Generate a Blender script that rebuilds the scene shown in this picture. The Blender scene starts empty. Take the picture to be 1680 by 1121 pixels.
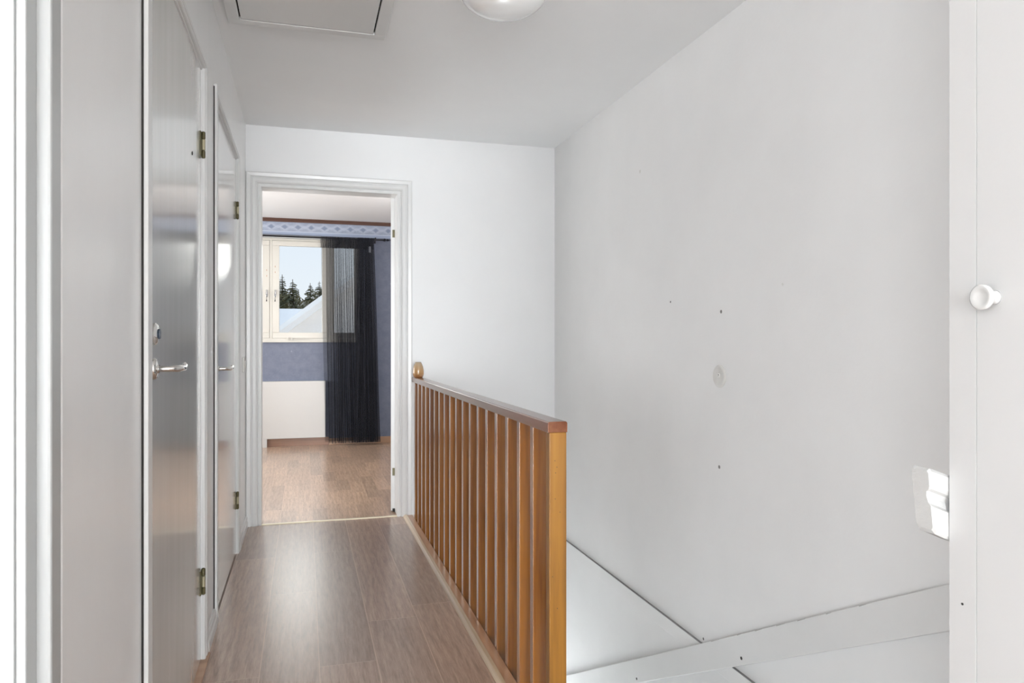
import bpy, bmesh, math, random
from mathutils import Vector, Matrix
random.seed(7)
PI = math.pi
S = bpy.context.scene
C = S.collection

# ------------------------------------------------------------------ camera, world, lights, exposure
CAM_Z = 1.11
cd = bpy.data.cameras.new('camera'); cam = bpy.data.objects.new('camera', cd); C.objects.link(cam)
cam.location = (0, 0, CAM_Z); cam.rotation_euler = (PI/2, 0, -math.radians(15.96))
cd.sensor_width = 36; cd.lens = 36*1189/1680; cd.clip_start = 0.02; cd.clip_end = 300
S.camera = cam

W = bpy.data.worlds.new('sky'); S.world = W; W.use_nodes = True
wn = W.node_tree.nodes; wl = W.node_tree.links
bg = wn['Background']
tc = wn.new('ShaderNodeTexCoord'); sp = wn.new('ShaderNodeSeparateXYZ'); rp = wn.new('ShaderNodeValToRGB')
wl.new(tc.outputs['Generated'], sp.inputs[0]); wl.new(sp.outputs['Z'], rp.inputs[0]); wl.new(rp.outputs[0], bg.inputs[0])
rp.color_ramp.elements[0].position = 0.0; rp.color_ramp.elements[0].color = (0.90, 0.93, 0.97, 1)
rp.color_ramp.elements[1].position = 0.35; rp.color_ramp.elements[1].color = (0.66, 0.79, 1.0, 1)
bg.inputs[1].default_value = 0.83

def area(name, loc, rot, sx, sy, power, col=(1, 1, 1)):
    d = bpy.data.lights.new(name, 'AREA'); d.shape = 'RECTANGLE'; d.size = sx; d.size_y = sy
    d.energy = power; d.color = col
    o = bpy.data.objects.new(name, d); C.objects.link(o); o.location = loc; o.rotation_euler = rot
    return o
# unseen fill lights added: behind the viewpoint, near left, far room left, stairwell foot
area('fill_behind', (-0.6, -8.9, 1.3), (math.radians(92), 0, 0), 4.0, 2.2, 620, (0.90, 0.955, 1.0))
area('fill_near_left', (-3.1, -2.9, 1.3), (math.radians(95), 0, -PI/2), 2.6, 2.1, 175, (0.90, 0.955, 1.0))
area('fill_far_room_left', (-2.1, 6.1, 1.4), (math.radians(110), 0, -PI/2), 2.2, 1.7, 85, (0.97, 0.98, 0.98))
area('fill_stairwell', (1.14, 4.45, -2.15), (math.radians(152), 0, PI), 0.8, 0.9, 40, (0.90, 0.955, 1.0))
pd = bpy.data.lights.new('fill_far_room_right', 'POINT'); pd.energy = 22; pd.shadow_soft_size = 0.18; pd.color = (1, 0.98, 0.95)  # unseen point light added to brighten the wall beside the curtain
po = bpy.data.objects.new('fill_far_room_right', pd); C.objects.link(po); po.location = (1.12, 6.0, 2.05)
# wide soft sun added for the bright sky sheen through the far window
sd = bpy.data.lights.new('sun', 'SUN'); sd.energy = 1.5; sd.angle = math.radians(40); sd.color = (1, 0.96, 0.90)
so = bpy.data.objects.new('sun', sd); C.objects.link(so); so.rotation_euler = (-math.radians(76), 0, math.radians(-2))

vs = S.view_settings
vs.view_transform = 'Standard'; vs.look = 'None'; vs.exposure = 0.30; vs.gamma = 1.0; vs.use_curve_mapping = False

# ------------------------------------------------------------------ materials
def mat(name, col, rough=0.5, metal=0.0, spec=0.5, coat=0.0, coat_r=0.1):
    m = bpy.data.materials.new(name); m.use_nodes = True
    b = m.node_tree.nodes['Principled BSDF']
    b.inputs['Base Color'].default_value = (*col, 1); b.inputs['Roughness'].default_value = rough
    b.inputs['Metallic'].default_value = metal; b.inputs['Specular IOR Level'].default_value = spec
    b.inputs['Coat Weight'].default_value = coat; b.inputs['Coat Roughness'].default_value = coat_r
    return m
def N(m, t, **kw):
    n = m.node_tree.nodes.new(t)
    for k, v in kw.items(): setattr(n, k, v)
    return n
def L(m, a, b): m.node_tree.links.new(a, b)
def coords(m, scale, which='Object', rnd=False):
    t = N(m, 'ShaderNodeTexCoord'); mp = N(m, 'ShaderNodeMapping'); mp.inputs['Scale'].default_value = scale
    src = t.outputs[which]
    if rnd:
        oi = N(m, 'ShaderNodeObjectInfo'); mu = N(m, 'ShaderNodeVectorMath', operation='SCALE')
        cx = N(m, 'ShaderNodeCombineXYZ')
        for i in range(3): L(m, oi.outputs['Random'], cx.inputs[i])
        L(m, cx.outputs[0], mu.inputs[0]); mu.inputs['Scale'].default_value = 7.3
        ad = N(m, 'ShaderNodeVectorMath', operation='ADD'); L(m, src, ad.inputs[0]); L(m, mu.outputs[0], ad.inputs[1]); src = ad.outputs[0]
    L(m, src, mp.inputs[0])
    return mp.outputs[0]
def noise(m, vec, scale, detail=4, rough=0.5):
    n = N(m, 'ShaderNodeTexNoise'); n.inputs['Scale'].default_value = scale; n.inputs['Detail'].default_value = detail
    n.inputs['Roughness'].default_value = rough; L(m, vec, n.inputs['Vector']); return n.outputs['Fac']
def ramp(m, fac, stops):
    r = N(m, 'ShaderNodeValToRGB'); L(m, fac, r.inputs[0]); e = r.color_ramp.elements
    while len(e) < len(stops): e.new(0.5)
    for i, (p, c) in enumerate(stops): e[i].position = p; e[i].color = (*c, 1)
    return r.outputs[0]
def mix(m, fac, a, b, mode='MIX'):
    n = N(m, 'ShaderNodeMix', data_type='RGBA', blend_type=mode)
    if isinstance(fac, float): n.inputs[0].default_value = fac
    else: L(m, fac, n.inputs[0])
    for s, v in ((6, a), (7, b)):
        if isinstance(v, tuple): n.inputs[s].default_value = (*v, 1)
        else: L(m, v, n.inputs[s])
    return n.outputs[2]
def bump(m, h, strength, dist=0.01):
    b = N(m, 'ShaderNodeBump'); b.inputs['Strength'].default_value = strength; b.inputs['Distance'].default_value = dist
    L(m, h, b.inputs['Height']); L(m, b.outputs[0], m.node_tree.nodes['Principled BSDF'].inputs['Normal'])
def setcol(m, out): L(m, out, m.node_tree.nodes['Principled BSDF'].inputs['Base Color'])
def math_(m, op, a, b=None, c=None):
    n = N(m, 'ShaderNodeMath', operation=op)
    for i, v in enumerate((a, b, c)):
        if v is None: continue
        if isinstance(v, (int, float)): n.inputs[i].default_value = v
        else: L(m, v, n.inputs[i])
    return n.outputs[0]

def paint(name, col, rough=0.45, var=0.03, bs=0.08, scale=(1, 1, 1), coat=0.0, chips=None):
    m = mat(name, col, rough, coat=coat, coat_r=0.12)
    v = coords(m, scale)
    f = noise(m, v, 2.5, 5, 0.6)
    dark = tuple(c*(1-var) for c in col); lite = tuple(min(1, c*(1+var)) for c in col)
    out = ramp(m, f, [(0.3, dark), (0.7, lite)])
    if chips:
        g = noise(m, v, 9, 3, 0.7)
        mk = ramp(m, g, [(chips, (0, 0, 0)), (chips+0.01, (1, 1, 1))])
        out = mix(m, mk, out, (0.10, 0.08, 0.06))
    setcol(m, out)
    bump(m, noise(m, v, 60, 4, 0.6), bs, 0.004)
    return m

M = {}
M['wall_paint'] = paint('wall_paint', (0.88, 0.878, 0.87), 0.55, 0.02, 0.12)
M['far_paint'] = paint('far_paint', (0.89, 0.895, 0.895), 0.5, 0.012, 0.08)
M['ceil_paint'] = paint('ceiling_paint', (0.90, 0.905, 0.905), 0.6, 0.012, 0.06)
M['far_ceil'] = paint('far_ceiling_paint', (0.88, 0.87, 0.85), 0.7, 0.01, 0.06)
M['left_paint'] = paint('left_paint', (0.89, 0.887, 0.88), 0.28, 0.015, 0.10, (3, 3, 0.8))
M['trim_paint'] = paint('trim_paint', (0.77, 0.77, 0.76), 0.28, 0.02, 0.05)
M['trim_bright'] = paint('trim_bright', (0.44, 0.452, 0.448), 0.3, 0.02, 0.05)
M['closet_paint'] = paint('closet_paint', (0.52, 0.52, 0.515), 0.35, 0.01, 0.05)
M['board_paint'] = paint('board_paint', (0.80, 0.80, 0.79), 0.45, 0.03, 0.12, (1, 1, 1), 0, 0.80)
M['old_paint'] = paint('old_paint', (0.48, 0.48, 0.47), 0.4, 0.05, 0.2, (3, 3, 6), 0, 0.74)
M['cream'] = paint('cream_paint', (0.66, 0.63, 0.565), 0.35, 0.01, 0.02)
M['panel_white'] = paint('panel_white', (0.60, 0.585, 0.56), 0.35, 0.01, 0.02)
M['opal'] = mat('opal_glass', (0.88, 0.88, 0.87), 0.15, coat=0.6)
M['porcelain'] = mat('porcelain', (0.56, 0.56, 0.55), 0.08, coat=1.0)
M['plastic'] = paint('white_plastic', (0.75, 0.74, 0.71), 0.35, 0.02, 0.02)
M['plate'] = paint('cover_plate', (0.74, 0.73, 0.70), 0.4, 0.05, 0.05, (8, 8, 8))
M['chrome'] = mat('chrome', (0.72, 0.71, 0.69), 0.12, 1.0)
M['steel_blue'] = mat('dark_cylinder', (0.12, 0.16, 0.22), 0.2, 0.9)
M['brass'] = mat('aged_brass', (0.10, 0.085, 0.035), 0.35, 0.3)
M['brass_light'] = mat('pale_brass', (0.42, 0.38, 0.25), 0.35, 0.3)
M['black'] = mat('black_metal', (0.012, 0.012, 0.016), 0.35, 0.6)
M['gap'] = mat('dark_gap', (0.03, 0.027, 0.025), 0.9)
M['brown_cornice'] = mat('brown_cornice', (0.11, 0.048, 0.03), 0.5)
M['snow'] = paint('snow', (0.99, 0.965, 0.93), 0.8, 0.01, 0.1)
M['stucco'] = paint('house_panel', (0.95, 0.89, 0.83), 0.8, 0.03, 0.05)
M['bark'] = mat('bark', (0.10, 0.06, 0.04), 0.9)
M['spot'] = mat('dark_spot', (0.03, 0.028, 0.026), 0.7)
M['tag'] = mat('tag_white', (0.7, 0.72, 0.78), 0.7)

# glossy enamel of the hall doors
m = M['door_gloss'] = mat('door_enamel', (0.55, 0.55, 0.53), 0.24, spec=0.6, coat=1.0, coat_r=0.13)
v = coords(m, (6, 6, 0.6)); setcol(m, ramp(m, noise(m, v, 3, 3), [(0.3, (0.68, 0.68, 0.66)), (0.7, (0.73, 0.73, 0.71))]))
bump(m, noise(m, v, 9, 4), 0.05, 0.004)

def wood(name, c1, c2, c3, axis, rough=0.35, coat=0.3, fine=26, knots=False):
    m = mat(name, c2, rough, coat=coat, coat_r=0.18)
    s = [1.0, 1.0, 1.0]; s[axis] = 0.045
    v = coords(m, tuple(s), rnd=True)
    f = noise(m, v, fine, 5, 0.6)
    g = noise(m, v, 7, 2, 0.5)
    a = ramp(m, f, [(0.32, c1), (0.5, c2), (0.68, c3)])
    b = ramp(m, g, [(0.35, (0.78, 0.74, 0.70)), (0.65, (1.1, 1.08, 1.05))])
    out = mix(m, 1.0, a, b, 'MULTIPLY')
    if knots:
        s2 = [1, 1, 1]; s2[axis] = 0.5
        vv = coords(m, tuple(s2), rnd=True)
        k = ramp(m, noise(m, vv, 11, 1, 0.3), [(0.775, (0, 0, 0)), (0.80, (1, 1, 1))])
        out = mix(m, k, out, (0.07, 0.025, 0.01))
    setcol(m, out); bump(m, f, 0.06, 0.003)
    return m
M['pine'] = wood('lacquered_pine', (0.17, 0.055, 0.007), (0.25, 0.090, 0.012), (0.31, 0.122, 0.019), 2, 0.25, 1.0, 40, True)
M['pine'].node_tree.nodes['Principled BSDF'].inputs['Coat IOR'].default_value = 1.8
M['pine'].node_tree.nodes['Principled BSDF'].inputs['Specular IOR Level'].default_value = 0.9
M['pine_post'] = wood('pine_post', (0.19, 0.080, 0.008), (0.27, 0.120, 0.013), (0.32, 0.150, 0.019), 2, 0.4, 0.3, 30, True)
M['rail_wood'] = wood('handrail_wood', (0.13, 0.042, 0.018), (0.18, 0.064, 0.028), (0.23, 0.09, 0.042), 1, 0.25, 0.5, 30)
M['strip_brown'] = wood('brown_strip', (0.38, 0.20, 0.11), (0.48, 0.27, 0.155), (0.55, 0.33, 0.20), 1, 0.35, 0.3)
M['strip_light'] = wood('light_strip', (0.62, 0.47, 0.31), (0.72, 0.58, 0.42), (0.78, 0.65, 0.50), 1, 0.3, 0.3)
M['skirt_wood'] = wood('skirting_wood', (0.20, 0.09, 0.045), (0.26, 0.125, 0.065), (0.31, 0.155, 0.08), 0, 0.4, 0.2)
M['skirt_light'] = wood('pine_skirting', (0.50, 0.30, 0.18), (0.56, 0.34, 0.21), (0.6, 0.38, 0.24), 0, 0.4, 0.2)
M['tread'] = wood('tread_pine', (0.66, 0.63, 0.58), (0.72, 0.69, 0.64), (0.76, 0.73, 0.68), 0, 0.4, 0.2)

def laminate(name, bw, rh, lo, hi, seamf, gl):
    m = mat(name, lo, 0.34, spec=0.5, coat=0.6, coat_r=0.26)
    t = N(m, 'ShaderNodeTexCoord'); s = N(m, 'ShaderNodeSeparateXYZ'); L(m, t.outputs['Object'], s.inputs[0])
    X = math_(m, 'ADD', s.outputs['X'], 0.145 if bw > 1 else 0.05)
    row = math_(m, 'FLOOR', math_(m, 'DIVIDE', X, rh))
    wn_ = N(m, 'ShaderNodeTexWhiteNoise', noise_dimensions='1D'); L(m, row, wn_.inputs['W'])
    off = math_(m, 'MULTIPLY', wn_.outputs['Value'], bw)
    Y = math_(m, 'ADD', s.outputs['Y'], off)
    col = math_(m, 'FLOOR', math_(m, 'DIVIDE', Y, bw))
    cx = N(m, 'ShaderNodeCombineXYZ'); L(m, row, cx.inputs[0]); L(m, col, cx.inputs[1])
    w2 = N(m, 'ShaderNodeTexWhiteNoise', noise_dimensions='3D'); L(m, cx.outputs[0], w2.inputs['Vector'])
    # grain, shifted plank by plank
    ad = N(m, 'ShaderNodeVectorMath', operation='MULTIPLY_ADD'); L(m, w2.outputs['Color'], ad.inputs[0]); ad.inputs[1].default_value = (9, 9, 9); L(m, t.outputs['Object'], ad.inputs[2])
    mp = N(m, 'ShaderNodeMapping'); mp.inputs['Scale'].default_value = (1, 0.075, 1); L(m, ad.outputs[0], mp.inputs[0])
    g = noise(m, mp.outputs[0], 120, 8, 0.75)
    mp2 = N(m, 'ShaderNodeMapping'); mp2.inputs['Scale'].default_value = (1, 0.16, 1); L(m, ad.outputs[0], mp2.inputs[0])
    wv = N(m, 'ShaderNodeTexWave', wave_type='BANDS', bands_direction='X'); L(m, mp2.outputs[0], wv.inputs['Vector'])
    wv.inputs['Scale'].default_value = 9; wv.inputs['Distortion'].default_value = 9; wv.inputs['Detail'].default_value = 3; wv.inputs['Detail Scale'].default_value = 1.2
    base = ramp(m, g, [(0.36, tuple(c*0.62 for c in lo)), (0.5, lo), (0.66, hi)])
    base = mix(m, 0.22, base, ramp(m, wv.outputs['Fac'], [(0.2, tuple(c*0.8 for c in lo)), (0.9, hi)]))
    tone = ramp(m, w2.outputs['Value'], [(0.0, (0.84, 0.84, 0.84)), (1.0, (1.16, 1.14, 1.12))])
    base = mix(m, 1.0, base, tone, 'MULTIPLY')
    fx = math_(m, 'FRACT', math_(m, 'DIVIDE', X, rh)); fy = math_(m, 'FRACT', math_(m, 'DIVIDE', Y, bw))
    def edge(f, w): return math_(m, 'LESS_THAN', math_(m, 'MINIMUM', f, math_(m, 'SUBTRACT', 1.0, f)), w)
    seam = math_(m, 'MAXIMUM', edge(fx, 0.0016/rh), edge(fy, 0.0014/bw))
    setcol(m, mix(m, math_(m, 'MULTIPLY', seam, seamf), base, tuple(min(1, c*1.55) for c in hi)))
    bump(m, math_(m, 'SUBTRACT', g, math_(m, 'MULTIPLY', seam, 0.6)), gl, 0.002)
    r = math_(m, 'MULTIPLY_ADD', g, 0.12, 0.25)
    L(m, r, m.node_tree.nodes['Principled BSDF'].inputs['Roughness'])
    return m
M['laminate'] = laminate('hall_laminate', 1.38, 0.193, (0.37, 0.245, 0.18), (0.48, 0.35, 0.27), 0.5, 0.10)
M['laminate_far'] = laminate('far_laminate', 0.42, 0.0965, (0.50, 0.34, 0.235), (0.64, 0.46, 0.335), 0.12, 0.08)

# blue wallpaper with small pale stars
m = M['wallpaper'] = mat('blue_wallpaper', (0.22, 0.26, 0.38), 0.8)
v = coords(m, (1, 1, 1))
base = ramp(m, noise(m, v, 14, 6, 0.7), [(0.3, (0.165, 0.185, 0.25)), (0.7, (0.22, 0.24, 0.31))])
vo = N(m, 'ShaderNodeTexVoronoi', distance='MINKOWSKI'); vo.inputs['Scale'].default_value = 8.5; vo.inputs['Exponent'].default_value = 0.55; L(m, v, vo.inputs['Vector'])
st = ramp(m, vo.outputs['Distance'], [(0.06, (1, 1, 1)), (0.22, (0, 0, 0))])
setcol(m, mix(m, math_(m, 'MULTIPLY', st, 0.55), base, (0.48, 0.51, 0.60)))

# wallpaper border of diamonds (object X along the wall, object Z up from the border's lower edge)
m = M['border'] = mat('wallpaper_border', (0.4, 0.5, 0.7), 0.75)
t = N(m, 'ShaderNodeTexCoord'); s = N(m, 'ShaderNodeSeparateXYZ'); L(m, t.outputs['Object'], s.inputs[0])
P = 0.136
u = math_(m, 'DIVIDE', s.outputs['X'], P)
fu = math_(m, 'ABSOLUTE', math_(m, 'SUBTRACT', math_(m, 'FRACT', u), 0.5))
zz = math_(m, 'ABSOLUTE', math_(m, 'DIVIDE', math_(m, 'SUBTRACT', s.outputs['Z'], 0.083), 0.105))
d = math_(m, 'ADD', fu, zz)
def band(x, c, w): return math_(m, 'LESS_THAN', math_(m, 'ABSOLUTE', math_(m, 'SUBTRACT', x, c)), w)
line = math_(m, 'MAXIMUM', band(d, 0.36, 0.035), band(d, 0.50, 0.02))
line = math_(m, 'MAXIMUM', line, band(math_(m, 'ADD', math_(m, 'SUBTRACT', 0.5, fu), zz), 0.13, 0.03))
inz = math_(m, 'LESS_THAN', zz, 0.42)
line = math_(m, 'MULTIPLY', line, inz)
ins = math_(m, 'MULTIPLY', math_(m, 'LESS_THAN', d, 0.2), inz)
b0 = ramp(m, noise(m, coords(m, (1, 1, 1)), 60, 3), [(0.3, (0.33, 0.37, 0.48)), (0.7, (0.41, 0.46, 0.57))])
b1 = mix(m, math_(m, 'MULTIPLY', ins, 0.6), b0, (0.17, 0.22, 0.34))
b2 = mix(m, math_(m, 'MULTIPLY', line, 0.6), b1, (0.66, 0.71, 0.80))
low = math_(m, 'LESS_THAN', s.outputs['Z'], 0.034)
b3 = mix(m, low, b2, (0.42, 0.49, 0.64))
b4 = mix(m, band(s.outputs['Z'], 0.034, 0.003), b3, (0.65, 0.70, 0.80))
setcol(m, b4)

# glass
m = M['glass'] = bpy.data.materials.new('window_glass'); m.use_nodes = True
nt = m.node_tree; nt.nodes.remove(nt.nodes['Principled BSDF'])
tr = N(m, 'ShaderNodeBsdfTransparent'); tr.inputs[0].default_value = (0.97, 0.985, 0.98, 1); gl = N(m, 'ShaderNodeBsdfGlossy'); gl.inputs['Roughness'].default_value = 0.02
fr = N(m, 'ShaderNodeFresnel'); ms = N(m, 'ShaderNodeMixShader')
L(m, math_(m, 'MULTIPLY', fr.outputs[0], 0.02), ms.inputs[0]); L(m, tr.outputs[0], ms.inputs[1]); L(m, gl.outputs[0], ms.inputs[2]); L(m, ms.outputs[0], nt.nodes['Material Output'].inputs[0])

# sheer navy curtain: a thread weave, denser when seen at a slant
m = M['curtain'] = bpy.data.materials.new('navy_voile'); m.use_nodes = True
nt = m.node_tree; pb = nt.nodes['Principled BSDF']
pb.inputs['Base Color'].default_value = (0.008, 0.009, 0.015, 1); pb.inputs['Roughness'].default_value = 0.85
tr = N(m, 'ShaderNodeBsdfTransparent'); lw = N(m, 'ShaderNodeLayerWeight'); lw.inputs['Blend'].default_value = 0.5
ms = N(m, 'ShaderNodeMixShader')
wv = noise(m, coords(m, (300, 300, 160)), 1.0, 2)
f = math_(m, 'ADD', math_(m, 'MULTIPLY_ADD', lw.outputs['Facing'], 0.70, 0.38), math_(m, 'MULTIPLY', math_(m, 'SUBTRACT', wv, 0.5), 0.25))
f = math_(m, 'MINIMUM', f, 1.0)
L(m, f, ms.inputs[0]); L(m, tr.outputs[0], ms.inputs[1]); L(m, pb.outputs[0], ms.inputs[2]); L(m, ms.outputs[0], nt.nodes['Material Output'].inputs[0])

# amber glass of the small tealight holder
m = M['amber'] = mat('amber_glass', (0.62, 0.33, 0.13), 0.25, coat=0.5)
s = N(m, 'ShaderNodeSeparateXYZ'); t = N(m, 'ShaderNodeTexCoord'); L(m, t.outputs['Object'], s.inputs[0])
setcol(m, ramp(m, math_(m, 'DIVIDE', s.outputs['Z'], 0.1), [(0.0, (0.42, 0.17, 0.06)), (0.35, (0.62, 0.36, 0.16)), (1.0, (0.60, 0.46, 0.31))]))
m.node_tree.nodes['Principled BSDF'].inputs['Transmission Weight'].default_value = 0.15
# spruce
m = M['spruce'] = mat('spruce', (0.05, 0.07, 0.03), 0.9)
setcol(m, ramp(m, noise(m, coords(m, (1, 1, 1)), 2.2, 3), [(0.35, (0.06, 0.07, 0.035)), (0.65, (0.20, 0.17, 0.08))]))

# ------------------------------------------------------------------ helpers
def nb(): return bmesh.new()
def box(bm, x0, x1, y0, y1, z0, z1):
    vs_ = [bm.verts.new((x, y, z)) for x in (x0, x1) for y in (y0, y1) for z in (z0, z1)]
    for f in ((0, 1, 3, 2), (4, 6, 7, 5), (0, 4, 5, 1), (2, 3, 7, 6), (0, 2, 6, 4), (1, 5, 7, 3)):
        bm.faces.new([vs_[i] for i in f])
    return bm
def bx(*a): return box(nb(), *a)
def prism(bm, pts, ext):
    """polygon pts (3D, planar) pushed along ext"""
    a = [bm.verts.new(p) for p in pts]; b = [bm.verts.new(Vector(p)+Vector(ext)) for p in pts]
    n = len(pts); bm.faces.new(a[::-1]); bm.faces.new(b)
    for i in range(n): bm.faces.new((a[i], a[(i+1) % n], b[(i+1) % n], b[i]))
    return bm
def lathe(bm, prof, org, axis, seg=32):
    """prof: (radius, distance along axis)"""
    ax = Vector(axis).normalized(); q = ax.orthogonal().normalized(); w = ax.cross(q); org = Vector(org)
    rings = []
    for r, h in prof:
        if r < 1e-6: rings.append([bm.verts.new(org+ax*h)])
        else: rings.append([bm.verts.new(org+ax*h+(q*math.cos(2*PI*i/seg)+w*math.sin(2*PI*i/seg))*r) for i in range(seg)])
    for a, b in zip(rings, rings[1:]):
        for i in range(seg):
            j = (i+1) % seg
            if len(a) == 1 and len(b) == 1: continue
            if len(a) == 1: bm.faces.new((a[0], b[i], b[j]))
            elif len(b) == 1: bm.faces.new((a[i], b[0], a[j]))
            else: bm.faces.new((a[i], b[i], b[j], a[j]))
    for r in (rings[0], rings[-1]):
        if len(r) > 1: bm.faces.new(r)
    return bm
def tube(bm, pts, rads, seg=12, flat=1.0):
    """tube along pts; flat squashes it vertically"""
    rings = []
    for i, p in enumerate(pts):
        p = Vector(p); a = Vector(pts[max(i-1, 0)]); b = Vector(pts[min(i+1, len(pts)-1)])
        d = (b-a).normalized(); s_ = d.cross(Vector((0, 0, 1)))
        if s_.length < 1e-3: s_ = d.cross(Vector((0, 1, 0)))
        s_.normalize(); up = s_.cross(d)
        r = rads[i] if isinstance(rads, (list, tuple)) else rads
        rings.append([bm.verts.new(p+(s_*math.cos(2*PI*k/seg)+up*math.sin(2*PI*k/seg)*flat)*r) for k in range(seg)])
    for a, b in zip(rings, rings[1:]):
        for k in range(seg): bm.faces.new((a[k], b[k], b[(k+1) % seg], a[(k+1) % seg]))
    bm.faces.new(rings[0]); bm.faces.new(rings[-1])
    return bm
def sweep(bm, prof, path, mapf):
    """moulding: prof (d outward, p proud); path list of functions d->(a,z); mapf (a,z,p)->world"""
    secs = []
    for fn in path:
        secs.append([bm.verts.new(mapf(*fn(d), p)) for d, p in prof])
    n = len(prof)
    for s1, s2 in zip(secs, secs[1:]):
        for i in range(n): bm.faces.new((s1[i], s1[(i+1) % n], s2[(i+1) % n], s2[i]))
    bm.faces.new(secs[0]); bm.faces.new(secs[-1])
    return bm
def wloc(o):
    v = Vector((0, 0, 0))
    while o: v += o.location; o = o.parent
    return v
def obj(name, bm, m, parent=None, bevel=0.0, smooth=False, local=False, loc=None):
    """one mesh object; bm in world coordinates unless local"""
    bmesh.ops.recalc_face_normals(bm, faces=bm.faces)
    me = bpy.data.meshes.new(name)
    off = Vector((0, 0, 0))
    if not local:
        off = wloc(parent) if parent else (Vector(loc) if loc else Vector((0, 0, 0)))
        bmesh.ops.translate(bm, verts=bm.verts, vec=-off)
    bm.to_mesh(me); bm.free(); me.materials.append(m)
    o = bpy.data.objects.new(name, me); C.objects.link(o)
    if parent: o.parent = parent
    elif loc: o.location = loc
    if bevel:
        b = o.modifiers.new('bevel', 'BEVEL'); b.width = bevel; b.segments = 2; b.limit_method = 'ANGLE'
    if smooth:
        for p in me.polygons: p.use_smooth = True
        if smooth == 'auto':
            me.set_sharp_from_angle(angle=math.radians(40))
    return o
def tag(o, label=None, cat=None, group=None, kind=None):
    if label: o['label'] = label
    if cat: o['category'] = cat
    if group: o['group'] = group
    if kind: o['kind'] = kind
    return o
def thing(name, label, cat, loc=(0, 0, 0), group=None, kind=None):
    o = bpy.data.objects.new(name, None); C.objects.link(o); o.location = loc; o.empty_display_size = 0.1
    return tag(o, label, cat, group, kind)
def struct(name, bm, m, label, cat, bevel=0): return tag(obj(name, bm, m, bevel=bevel), label, cat, kind='structure')
def fresh(parts):   # joined boxes
    b = nb()
    for p in parts: box(b, *p)
    return b

XL, XR, YF, H = -0.341, 1.62, 4.62, 2.413
YW = 8.05                       # window wall of the far room
XS = 0.655                      # edge of the hall floor above the stairs
ZB = -2.75                      # storey below

# ------------------------------------------------------------------ setting
b = fresh([(-3.2, 1.62, -9.0, 0.84, -0.25, 0), (XL-0.1, XS, 0.84, YF+0.005, -0.25, 0)])
struct('floor', b, M['laminate'], 'greyish brown laminate plank floor of the hallway', 'floor')
struct('floor_far_room', bx(-2.2, XR, YF+0.005, YW, -0.25, 0), M['laminate_far'], 'warm brown laminate floor of the room beyond the doorway', 'floor')
struct('ceiling', bx(-3.3, XR+0.1, -9.1, YF+0.06, H, H+0.1), M['ceil_paint'], 'plain white hallway ceiling', 'ceiling')
struct('ceiling_far_room', bx(-2.3, XR+0.1, YF+0.06, YW+0.2, H, H+0.1), M['far_ceil'], 'bright white ceiling of the room beyond the doorway', 'ceiling')
# left wall of hall with two door recesses
b = fresh([(XL-0.10, XL, 1.13, 1.745, 0, H), (XL-0.10, XL, 2.71, 3.035, 0, H), (XL-0.10, XL, 4.04, YF, 0, H),
           (XL-0.10, XL, 1.745, 2.71, 2.052, H), (XL-0.10, XL, 3.035, 4.04, 2.062, H),
           (XL-0.16, XL-0.10, 1.13, YF, 0, H)])
struct('wall_left', b, M['left_paint'], 'white satin painted wall with two doors on the left side of the hall', 'wall')
b = fresh([(-3.3, XL-0.10, 1.09, 1.13, 0, H), (-3.3, -3.2, -9.0, 1.09, 0, H)])
struct('wall_near_left', b, M['left_paint'], 'wall beside the near doorway at far left', 'wall')
struct('wall_back', bx(-3.3, XR+0.1, -9.1, -9.0, 0, H), M['wall_paint'], 'wall behind the viewpoint', 'wall')
struct('wall_right', bx(XR, XR+0.1, -9.0, YF, ZB, H), M['wall_paint'], 'tall white wall on the right above the stairwell', 'wall')
OX0, OX1, OZ = -0.254, 0.567, 2.046     # doorway in the end wall
b = fresh([(-2.2, OX0, YF, YF+0.12, 0, H), (OX1, XR, YF, YF+0.12, ZB, H), (OX0, OX1, YF, YF+0.12, OZ, H)])
struct('wall_end', b, M['far_paint'], 'white end wall of the hall around the open doorway', 'wall')
struct('wall_stairwell', bx(XS-0.06, XS-0.001, 0.9, YF, ZB, -0.25), M['wall_paint'], 'wall below the hall floor edge', 'wall')
struct('wall_stairwell_near', bx(XS, XR, 0.74, 0.84, ZB, -0.25), M['wall_paint'], 'wall below the closet', 'wall')
struct('floor_lower', bx(XS-0.06, XR+0.1, 0.74, YF+0.1, ZB-0.1, ZB), M['tread'], 'floor at the foot of the stairs', 'floor')
# far room
WX0, WX1, WZ0, WZ1 = -0.93, 0.575, 1.115, 2.235    # window opening
b = fresh([(-2.2, WX0, YW, YW+0.2, 0, H), (WX1, XR, YW, YW+0.2, 0, H), (WX0, WX1, YW, YW+0.2, 0, WZ0), (WX0, WX1, YW, YW+0.2, WZ1, H)])
struct('wall_window', b, M['wallpaper'], 'blue starred wallpaper wall around the far window', 'wall')
struct('wall_far_room_left', bx(-2.3, -2.2, YF, YW+0.2, 0, H), M['wallpaper'], 'blue wallpaper wall on the left of the far room', 'wall')
struct('wall_far_room_right', bx(XR, XR+0.1, YF, YW+0.2, 0, H), M['wallpaper'], 'blue wallpaper wall on the right of the far room', 'wall')
o = obj('trim_wallpaper_border', bx(-2.2, XR, YW-0.003, YW, 2.243, H-0.030), M['border'], loc=(0, YW, 2.243))
tag(o, 'light blue wallpaper border with a row of diamonds above the window', 'wallpaper border', kind='structure')
b = fresh([(-2.2, XR, YW-0.022, YW-0.003, H-0.036, H), (-2.2, XR, YW-0.034, YW-0.003, H-0.012, H)])
struct('trim_cornice', b, M['brown_cornice'], 'dark brown wooden cornice strip under the far ceiling', 'cornice')
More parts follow.
